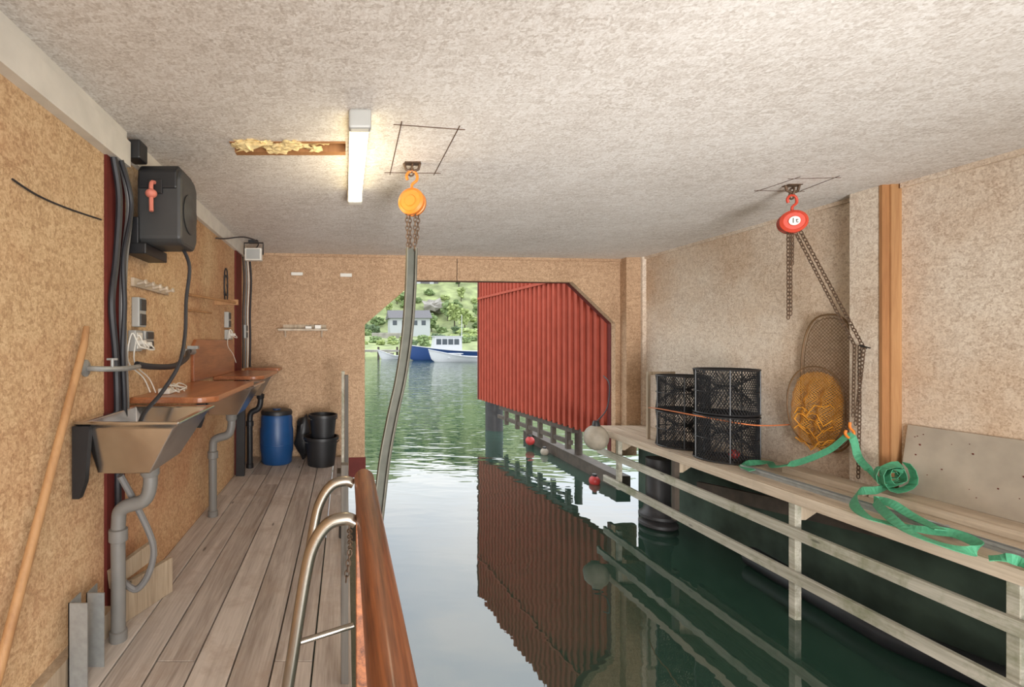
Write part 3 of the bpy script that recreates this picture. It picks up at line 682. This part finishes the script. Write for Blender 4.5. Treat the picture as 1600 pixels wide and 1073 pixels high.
# ================================================================ LAMP
e = thing('fluorescent_lamp', (.07, 3.0, CEIL-.1), 'lit fluorescent tube lamp with white housing', 'lamp')
MB().box(.02, .12, 2.36, 3.68, CEIL-.04, CEIL).obj('housing', M_wplast, e, bevel=.01)
MB().box(.015, .125, 2.34, 2.40, CEIL-.10, CEIL-.005).obj('end_cap', M_gplast, e, bevel=.012)
MB().box(.015, .125, 3.58, 3.66, CEIL-.10, CEIL-.005).obj('end_cap', M_wplast, e, bevel=.012)
ls = []
for y in (2.40, 3.58): ls.append([V((.07+.05*math.cos(a), y, CEIL-.045+.052*math.sin(a))) for a in [math.pi+k*math.pi/10 for k in range(11)]])
MB().loft(ls).obj('diffuser', M_tubel, e, True)

# ================================================================ LEFT SIDE
def rect(x0, x1, y0, y1, z): return [V((x0, y0, z)), V((x1, y0, z)), V((x1, y1, z)), V((x0, y1, z))]
def sink(y0, L_, label, zr=1.10, pipe_y=.22, x1=-.735, dark=False):
    y1 = y0+L_; x0 = -1.205; e = thing('utility_sink', (-.98, (y0+y1)/2, 0), label, 'sink', 'stainless sinks along the wall')
    b0 = (x0+.07, x1-.16, y0+.07, y1-.1); pm = M_black if dark else M_pvc
    mb = MB(); mb.loft([rect(*b0, zr-.25), rect(x0+.03, x1-.03, y0+.015, y1-.015, zr-.03), rect(x0, x1, y0-.01, y1+.01, zr-.012), rect(x0, x1, y0-.01, y1+.01, zr), rect(x0+.04, x1-.035, y0+.03, y1-.03, zr-.004), rect(b0[0]+.012, b0[1]-.012, b0[2]+.012, b0[3]-.012, zr-.235)])
    mb.obj('basin', M_steel, e, bevel=.006)
    MB().prism([(-1.205, y0-.012, zr-.02), (-1.205, y0-.012, zr-.34), (-1.175, y0-.012, zr-.34), (-1.15, y0-.012, zr-.27), (-1.13, y0-.012, zr-.02)], (0, .035, 0)).obj('bracket', M_black, e)
    px, py = (b0[0]+b0[1])/2+.06, y0+pipe_y; wx = -1.11
    MB().lathe((px, py, zr-.31), [(.03, 0), (.045, .02), (.045, .05), (.05, .06), (0, .06)], 18).obj('drain_fitting', pm, e, True)
    MB().tube(smooth([(px, py, zr-.27), (px, py, zr-.35), (px-.03, py, zr-.42), (wx+.02, py, zr-.46), (wx, py, zr-.54), (wx, py, .3), (wx, py, 0)]), .034, 16).obj('drain_pipe', pm, e, True)
    MB().lathe((wx, py, zr-.62), [(.034, 0), (.044, .005), (.044, .06), (.034, .065)], 18).obj('pipe_collar', pm, e, True)
    MB().lathe((wx, py, 0), [(.034, .05), (.042, .045), (.042, 0.0), (.034, 0)], 18).obj('pipe_collar', pm, e, True)
    return e
sink(2.14, .57, 'stainless wall mounted sink with grey drain pipe')
sink(3.92, .49, 'stainless sink between two varnished worktops', pipe_y=.12)
sink(5.38, .44, 'stainless sink at the far end of worktops', x1=-.80, dark=True)
def top(y0, y1, x1, label, rad=.12):
    pts = [V((-1.2199, y0, 1.105)), V((x1-rad, y0, 1.105))]
    for k in range(1, 8): a = -math.pi/2+k*math.pi/16; pts.append(V((x1-rad+rad*math.cos(a), y0+rad+rad*math.sin(a), 1.105)))
    pts += [V((x1, y1, 1.105)), V((-1.2199, y1, 1.105))]
    return tag(MB().prism(pts, (0, 0, .035)).obj('worktop', M_varn, bevel=.006), label, 'worktop')
top(2.73, 3.90, -.74, 'varnished orange wooden worktop with rounded corner')
top(4.44, 5.36, -.76, 'varnished orange wooden worktop between sinks')
top(5.84, 6.10, -.80, 'short varnished wooden worktop at the corner', .03)
pts = [V((-1.219, 3.80, 1.141)), V((-1.219, 3.80, 1.42)), V((-1.219, 3.87, 1.475)), V((-1.219, 5.1, 1.475)), V((-1.219, 5.18, 1.42)), V((-1.219, 5.18, 1.141))]
tag(MB().prism(pts, (.028, 0, 0)).obj('splashback', M_varn, bevel=.004), 'varnished wooden splash board fixed above worktop', 'board')
tag(MB().prism([(-1.19, 5.24, .0), (-1.1, 5.24, .0), (-1.1, 5.28, 1.104), (-1.19, 5.28, 1.104)], (0, .05, 0)).obj('metal_prop', M_black), 'dark slim support prop under worktop', 'prop')

# hose reel
e = thing('hose_reel', (-1.2, 2.83, 1.98), 'black wall mounted hose reel with coral stopper', 'hose reel')
body = [V((0, y, z)) for y, z in ((2.70, 2.03), (2.70, 2.38), (2.73, 2.425), (2.95, 2.425), (3.0, 2.38), (3.0, 2.06), (2.95, 2.0), (2.74, 2.0))]
MB().prism([p+V((-1.17, 0, 0)) for p in body], (.25, 0, 0)).obj('casing', M_dgrey, e, bevel=.02)
MB().prism([p+V((-1.16, 0, .01)) for p in [V((0, y, z)) for y, z in ((2.69, 2.30), (2.69, 2.40), (2.73, 2.44), (2.96, 2.44), (3.0, 2.40), (3.0, 2.30))]], (.22, 0, 0)).obj('lid', M_black, e, bevel=.012)
MB().lathe((-.92, 2.85, 2.2), [(0, 0), (.11, 0), (.115, .006), (.10, .012), (.05, .012), (.04, .018), (0, .018)], 28, (1, 0, 0)).obj('hub', M_dgrey, e, True)
MB().box(-1.1, -1.02, 2.685, 2.70, 2.28, 2.36).obj('outlet', M_black, e, bevel=.004)
MB().box(-1.218, -1.10, 2.66, 2.98, 1.94, 2.0).obj('wall_bracket', M_black, e, bevel=.006)
MB().box(-1.218, -1.15, 2.68, 2.72, 1.99, 2.15).obj('wall_bracket', M_black, e, bevel=.006)
MB().ball((-1.07, 2.66, 2.27), .032, 16, (1, 1, .8)).obj('stopper', M_pink, e, True)
MB().tube(smooth([(-1.06, 2.70, 2.34), (-1.07, 2.665, 2.33), (-1.07, 2.66, 2.27), (-1.065, 2.65, 2.17)]), .012, 8).obj('hose_end', M_pink, e, True)
MB().tube(smooth([(-.98, 2.9, 2.02), (-.93, 2.88, 1.9), (-.94, 2.85, 1.7), (-.93, 2.8, 1.5), (-.93, 2.7, 1.33), (-.99, 2.6, 1.18), (-1.05, 2.5, 1.07), (-1.06, 2.42, .93)]), .011, 8).obj('hose', M_cable, e, True)

for k, (x, y, m, r) in enumerate(((-1.19, 2.50, M_cable, .018), (-1.185, 2.58, M_gcable, .020), (-1.17, 2.54, M_cable, .013))):
    q = .03*k
    tag(MB().tube(smooth([(x, y-.02, 2.40), (x+.01, y+.02+q, 2.2), (x, y+.01, 1.9), (x, y-.04+q, 1.65), (x, y, 1.4), (x, y+.02, 1.15), (x, y+.03, .9 if k else .5)]), r, 8).obj('cable', m, smoothf=True), 'thick dark cable running down the wall', 'cable', 'cables down the red strip')
for k in range(4):
    x = -1.205+.010*k; y = 5.66+.09*k
    tag(MB().tube(smooth([(x, y, 2.455), (x+.01, y+.03, 2.2), (x-.0, y+.01, 1.8), (x+.01, y-.02, 1.5), (x, y, 1.15)]), .009 + .004*(k % 2), 6).obj('cable', (M_cable, M_gcable, M_wplast, M_cable)[k], smoothf=True), 'thin cable hanging down near the corner', 'cable', 'cables in the corner')
tag(MB().tube(smooth([(-1.1, 2.36, .80), (-1.04, 2.42, .62), (-.98, 2.46, .42), (-1.0, 2.46, .28), (-1.06, 2.45, .2), (-1.12, 2.44, .24)]), .017, 8).obj('hose', M_gcable, smoothf=True), 'grey flexible hose looping below the sink', 'hose')
tag(MB().tube(smooth([(-1.214, 1.76, 2.045), (-1.214, 1.9, 2.03), (-1.214, 2.1, 2.035), (-1.214, 2.40, 2.06)]), .004, 6).obj('wire', M_cable), 'thin black wire along the wall', 'wire')

def outlet(y, z, hgt, wdt, n_, label):
    e = thing('power_outlet', (-1.22, y, z), label, 'power outlet', 'wall power outlets')
    MB().box(-1.22, -1.175, y-wdt/2, y+wdt/2, z, z+hgt).obj('case', M_gplast, e, bevel=.006)
    for k in range(n_):
        zz = z+hgt*(k+.5)/n_; MB().box(-1.176, -1.168, y-wdt*.38, y+wdt*.38, zz-hgt*.38/n_, zz+hgt*.38/n_).obj('cover', M_dgrey if n_ > 1 else M_wplast, e, bevel=.003)
    return e
outlet(2.80, 1.54, .17, .10, 2, 'grey double socket box on the wall')
outlet(2.75, 1.40, .12, .09, 1, 'white socket box with plugs')
outlet(2.90, 1.41, .11, .13, 2, 'grey triple switch box on the wall')
outlet(4.9, 1.60, .16, .10, 2, 'grey socket box above worktop')
outlet(4.95, 1.48, .10, .18, 1, 'white socket box with white plug')
outlet(5.75, 1.50, .16, .10, 2, 'grey socket box near the corner')
for y, z in ((2.72, 1.45), (2.80, 1.44), (4.93, 1.53)):
    p = V((-1.16, y, z)); e = thing('power_plug', p, 'white plug with curly white lead', 'plug', 'white plugs in sockets')
    MB().cyl(p+V((-.012, 0, 0)), p+V((.035, 0, 0)), .018, .014, 12).obj('plug', M_wplast, e, True)
    MB().tube(smooth([p+V((.03, 0, 0)), p+V((.06, -.02, -.03)), p+V((.04, -.09, -.02)), p+V((.01, -.12, .05)), p+V((-.02, -.1, -.1)), p+V((0, .05, -.2)), p+V((.02, .1, -.29))]), .004, 6).obj('lead', M_wplast, e)
e = thing('charger', (-1.08, 2.95, 1.14), 'white charger with tangled lead on worktop', 'charger')
MB().box(-1.12, -1.05, 2.88, 2.96, 1.141, 1.175).obj('body', M_wplast, e, bevel=.006)
MB().tube(smooth([(-1.05+.05*math.cos(k*1.9), 3.0+.1*math.sin(k*1.3), 1.15+.02*(k % 3)) for k in range(14)], 4), .004, 5).obj('lead', M_wplast, e)
e = thing('peg_rack', (-1.22, 3.0, 1.75), 'small pale wooden peg rack on the wall', 'peg rack')
MB().box(-1.22, -1.20, 2.74, 3.28, 1.77, 1.82).obj('board', M_shelf, e, bevel=.003)
for k in range(5):
    y = 2.79+k*.11; MB().lathe((-1.20, y, 1.79), [(.008, 0), (.008, .035), (.016, .045), (.014, .055), (0, .057)], 12, (1, 0, .2)).obj('peg', M_shelf, e, True)
e = thing('towel_bar', (-1.22, 4.4, 1.8), 'wooden dowel bar mounted out from the wall', 'towel bar')
MB().cyl((-1.218, 3.72, 1.82), (-1.02, 4.5, 1.82), .011).obj('dowel', M_pole, e, True); MB().box(-1.22, -1.0, 4.49, 4.52, 1.80, 1.85).obj('arm', M_pole, e)
tag(MB().cyl((-1.219, 3.72, 1.70), (-1.14, 4.1, 1.70), .008).obj('dowel', M_pole, smoothf=True), 'short wooden dowel on the wall', 'dowel')
e = thing('water_tap', (-1.22, 2.3, 1.33), 'steel wall tap with short spout', 'tap')
MB().tube(smooth([(-1.22, 2.26, 1.33), (-1.14, 2.28, 1.325), (-1.10, 2.42, 1.32), (-1.12, 2.62, 1.32)]), .013, 8).obj('pipe', M_galv, e, True)
MB().lathe((-1.22, 2.26, 1.33), [(.04, 0), (.04, .008), (.02, .015), (0, .015)], 16, (1, 0, 0)).obj('flange', M_galv, e, True)
MB().cyl((-1.12, 2.32, 1.325), (-1.12, 2.32, 1.37), .008).obj('stem', M_galv, e); MB().box(-1.145, -1.095, 2.315, 2.325, 1.365, 1.375).obj('handle', M_galv, e)
e = thing('flexible_pipe', (-1.2, 3.2, 1.34), 'black flexible water pipe with steel valve', 'pipe')
MB().tube(smooth([(-1.15, 2.66, 1.33), (-1.12, 2.8, 1.31), (-1.1, 3.1, 1.30), (-1.12, 3.4, 1.34), (-1.18, 3.62, 1.38), (-1.2, 3.8, 1.38)]), .018, 10).obj('pipe', M_cable, e, True)
MB().cyl((-1.2, 3.60, 1.38), (-1.19, 3.78, 1.38), .024, n=12).obj('valve', M_galv, e, True); MB().box(-1.2, -1.12, 3.66, 3.70, 1.40, 1.425).obj('handle', M_galv, e, True)
e = thing('flood_lamp', (-1.02, 5.5, 2.38), 'small white flood light with cables in corner', 'lamp')
MB().box(-1.12, -.93, 5.35, 5.43, 2.36, 2.50).obj('case', M_wplast, e, bevel=.01); MB().box(-1.10, -.95, 5.345, 5.352, 2.375, 2.485).obj('lens', M_gplast, e)
MB().tube([(-1.13, 5.39, 2.43), (-1.13, 5.39, 2.56), (-.92, 5.39, 2.56), (-.92, 5.39, 2.43)], .008, 6).obj('bracket', M_black, e); MB().box(-1.08, -.98, 5.36, 5.42, 2.555, CEIL).obj('mount', M_black, e)
MB().tube(smooth([(-1.0, 5.4, 2.5), (-.96, 5.3, 2.55), (-1.05, 5.0, 2.54), (-1.17, 4.7, 2.46), (-1.18, 4.4, 2.4)]), .007, 6).obj('lead', M_cable, e)
tag(MB().tube(smooth([(-1.213, 4.9+.07*math.cos(k*.9), 2.1+.12*math.sin(k*.9)-.01*k) for k in range(16)], 4), .007, 6).obj('cable_coil', M_cable), 'coiled black cable hung on the wall', 'cable')
tag(MB().box(-1.2, -1.12, 2.63, 2.74, 2.455, 2.56).obj('junction_box', M_black, bevel=.01), 'black junction box beneath the ceiling', 'junction box')

e = thing('wooden_pole', (-1.12, 1.5, 0), 'long wooden pole leaning against the wall', 'pole')
MB().tube([(-1.19, 2.22, 1.52), (-1.18, 2.18, 1.44), (-1.145, 1.42, 0)], [.014, .017, .019], 14).obj('shaft', M_pole, e, True)
for k, (y, hh, lab) in enumerate(((2.02, .36, 'galvanised steel angle standing by the wall'), (2.16, .33, 'second galvanised steel angle by the wall'))):
    a = MB().box(-1.16, -1.155, y, y+.09, 0, hh).box(-1.16, -1.08, y, y+.006, 0, hh)
    o = a.obj('steel_angle', M_galv); tag(o, lab, 'steel bracket', 'steel angles by the wall')
e = thing('wood_offcut', (-1.1, 2.6, 0), 'pale board standing on edge beside the pipe', 'board')
MB().beam((-1.17, 2.46, .10), (-1.02, 2.82, .10), .03, .2).obj('board', M_post, e, bevel=.004)
MB().beam((-1.19, 2.44, .25), (-1.08, 2.74, .29), .03, .1).obj('board', M_post, e, bevel=.004)

e = thing('blue_drum', (-.835, 5.86, 0), 'blue plastic drum with black lid ring', 'drum')
MB().lathe((-.835, 5.86, 0), [(0, 0), (.17, 0), (.185, .02), (.19, .12), (.2, .16), (.2, .40), (.19, .44), (.19, .55), (.17, .60), (0, .60)], 32).obj('body', M_blue, e, True)
MB().lathe((-.835, 5.86, .585), [(.15, 0), (.187, 0), (.19, .03), (.18, .05), (.16, .055), (0, .05)], 32).obj('lid', M_black, e, True)
MB().lathe((-.835, 5.86, .63), [(.05, 0), (.05, .02), (0, .02)], 20).obj('cap', M_blue, e, True)
MB().lathe((-.835, 5.86, .22), [(.2005, 0), (.203, .005), (.203, .012), (.2005, .017)], 32).obj('rib', M_blue, e, True)
def bucket(c, r, hh, label):
    e = thing('bucket', c, label, 'bucket', 'black buckets in a stack')
    MB().lathe(c, [(0, 0), (r*.8, 0), (r*.97, hh-.03), (r*1.06, hh-.03), (r*1.06, hh), (r*.96, hh), (r*.78, .01), (0, .01)], 30).obj('tub', M_black, e, True)
    c = V(c); MB().tube([c+V((r*1.05*math.cos(a), r*.35*math.sin(a)-r*.8, hh-.02-.3*r*abs(math.sin(a)))) for a in [k*math.pi/10 for k in range(11)]], .005, 6).obj('handle', M_dgrey, e)
bucket((-.29, 5.75, 0), .20, .34, 'large black plastic tub on the deck'); bucket((-.27, 5.75, .30), .165, .30, 'black bucket standing in a larger tub')
tag(MB().ball((-.53, 6.0, .28), .19, 14, (.5, .5, 1.4), .5, 5).obj('plastic_sack', M_black, smoothf=True), 'dark plastic sack slumped by the wall', 'sack')

e = thing('wall_shelf', bw(-.55, 1.6), 'small pale wooden shelf on the end wall', 'shelf')
MB().prism([bw(-.86, 1.60, -.14), bw(-.24, 1.60, -.14), bw(-.24, 1.60, 0), bw(-.86, 1.60, 0)], (0, 0, .022)).obj('board', M_shelf, e)
MB().prism([bw(-.80, 1.62, -.01), bw(-.25, 1.62, -.01), bw(-.25, 1.68, -.01), bw(-.80, 1.68, -.01)], NB*.009).obj('back_rail', M_post, e)
for x in (-.78, -.32): MB().prism([bw(x, 1.60, -.11), bw(x, 1.60, 0), bw(x, 1.52, 0)], D*.02).obj('bracket', M_shelf, e)
for x in (-.52, -.40):
    tag(MB().prism([bw(x, 1.623, -.09), bw(x+.08, 1.623, -.09), bw(x+.08, 1.623, -.03), bw(x, 1.623, -.03)], (0, 0, .035 if x < -.45 else .05)).obj('small_box', M_wplast, bevel=.004), 'white plastic box on the small shelf', 'box', 'boxes on the small shelf')
tag(MB().prism([bw(-.70, 2.31, -.03), bw(-.55, 2.31, -.03), bw(-.55, 2.35, -.03), bw(-.70, 2.35, -.03)], NB*.03).obj('sensor', M_wplast, bevel=.006), 'small white plastic fitting on the end wall', 'sensor')
tag(MB().prism([bw(-.07, 2.30, -.02), bw(.08, 2.30, -.02), bw(.08, 2.345, -.02), bw(-.07, 2.345, -.02)], NB*.02).obj('door_label', M_wplast, bevel=.003), 'small white plate on the end wall', 'plate')
tag(MB().tube([bw(1.47, 2.55, -.025), bw(1.47, 2.24, -.02)], .003, 5).obj('cord', M_cable), 'thin black cord above the opening', 'cord')

# ================================================================ RAIL AND LADDER
e = thing('guard_rail', (.06, 1.2, 0), 'round varnished brown wooden handrail at deck edge', 'handrail')
MB().tube([(.068, -.6, .95), (.068, 1.77, .95), (.068, 1.79, .95), (.068, 1.797, .95)], [.037, .037, .033, .02], 20).obj('handrail', M_hand, e, True)
for y in (-.3, 1.65): MB().box(.035, .075, y-.02, y+.02, -.3, .93).obj('post', M_hand, e, bevel=.004)
e = thing('railing_board', (-.01, 5.3, 0), 'pale weathered thin railing board at deck end', 'post')
MB().box(-.045, -.01, 5.2, 5.27, 0, 1.14).obj('board', M_rail, e, bevel=.003); MB().box(-.008, .03, 5.16, 5.26, 0, 1.10).obj('backing', M_gpost, e)
MB().box(-.09, .03, 4.98, 5.2, .0, .10).obj('foot', M_dwood, e)
e = thing('bathing_ladder', (-.1, 1.5, 0), 'bent stainless steel boarding ladder at deck edge', 'ladder')
def lad(y):
    return smooth([(.028, y, .93), (.0, y, .94), (-.05, y, .925), (-.09, y, .87), (-.115, y, .78), (-.16, y, .5), (-.20, y, .25), (-.235, y, .0)], 6)
MB().tube(lad(1.78), .0185, 14).obj('side_tube', M_tube, e, True); MB().tube(lad(1.40), .0185, 14).obj('side_tube', M_tube, e, True)
MB().cyl((-.19, 1.78, .34), (.03, 1.83, .38), .011).obj('stay', M_tube, e, True)
MB().cyl((-.175, 1.40, .42), (-.175, 1.78, .42), .013).obj('rung', M_tube, e, True)
for y in (1.40, 1.78): MB().box(-.27, -.2, y-.04, y+.04, 0, .012).obj('foot_plate', M_tube, e)
MB().chain([(.015, 1.9, .72), (.02, 2.0, .6), (.0, 2.0, .45)], .022, .003, .009).obj('chain', M_chain, e)
tag(MB().ball((-.02, 3.6, .13), .04, 14).cyl((-.02, 3.6, 0), (-.02, 3.6, .1), .03).obj('mooring_knob', M_black, smoothf=True), 'black rubber capped post at the deck edge', 'bollard')
tag(MB().box(-.02, .012, 2.05, 2.10, -.5, .93).obj('railing_post', M_gpost, bevel=.003), 'weathered dark upright beside the ladder', 'post')

# ================================================================ LIGHT
wld = bpy.data.worlds.new('sky'); sc.world = wld; wld.use_nodes = True; nt = wld.node_tree; L = nt.links.new
bg = nt.nodes['Background']; tc = nt.nodes.new('ShaderNodeTexCoord'); sp = nt.nodes.new('ShaderNodeSeparateXYZ'); L(tc.outputs['Generated'], sp.inputs[0])
r = ramp(nt, [(0.0, (0.30, 0.33, 0.36)), (0.22, (0.80, 0.87, 0.95)), (1.0, (0.62, 0.72, 0.86))]); L(sp.outputs['Z'], r.inputs['Fac'])
nz = N(nt, 'ShaderNodeTexNoise', Scale=2.5, Detail=6.0); mpp = nt.nodes.new('ShaderNodeMapping'); mpp.inputs['Scale'].default_value = (1, 1, 3)
L(tc.outputs['Generated'], mpp.inputs['Vector']); L(mpp.outputs[0], nz.inputs['Vector'])
rc = ramp(nt, [(0.38, (0, 0, 0)), (0.58, (.9, .9, .9))]); L(nz.outputs['Fac'], rc.inputs['Fac'])
mx = nt.nodes.new('ShaderNodeMixRGB'); mx.inputs['Color2'].default_value = (1.0, 1.0, 1.0, 1); L(rc.outputs['Color'], mx.inputs['Fac']); L(r.outputs['Color'], mx.inputs['Color1'])
L(mx.outputs[0], bg.inputs['Color']); bg.inputs['Strength'].default_value = 3.1
def light(kind, name, loc, energy, color, **kw):
    l = bpy.data.lights.new(name, kind); l.energy = energy; l.color = color
    for k, v in kw.items(): setattr(l, k, v)
    o = bpy.data.objects.new(name, l); o.location = loc; COL.objects.link(o); return o
s = light('SUN', 'sun_light', (0, 0, 20), .4, (1, .95, .86), angle=math.radians(25)); s.rotation_euler = (math.radians(42), 0, math.radians(-35))
light('POINT', 'fill_light', (.6, -2.2, 1.5), 310, (1, .985, .97), shadow_soft_size=.7)  # unseen fill added behind the camera to brighten the room
light('POINT', 'fill_light', (1.5, -1.3, .2), 160, (1, .985, .98), shadow_soft_size=.6)  # second added fill, set low to brighten the ceiling
sp_ = light('SPOT', 'fill_spot', (1.2, -2.4, .3), 2200, (1, .985, .97), shadow_soft_size=.9, spot_size=math.radians(60), spot_blend=1.0)  # unseen spot added to lift the far ceiling and end wall
sp_.rotation_euler = (V((2.0, 6.4, 2.1))-V((1.2, -2.4, .3))).to_track_quat('-Z', 'Y').to_euler()
light('POINT', 'tube_glow', (.07, 3.0, 2.2), 7, (1, .86, .62), shadow_soft_size=.12)

cam = bpy.data.cameras.new('camera'); co = bpy.data.objects.new('camera', cam); COL.objects.link(co); sc.camera = co
cam.sensor_width = 36; cam.lens = 36*F/1600; cam.shift_x = (800-U0)/1600; cam.shift_y = (V0-536.5)/1600; cam.clip_start = .05; cam.clip_end = 1000
co.location = (0, 0, EYE); co.rotation_euler = (math.pi/2, 0, 0)
sc.view_settings.view_transform = 'Standard'; sc.view_settings.look = 'None'; sc.view_settings.exposure = 0
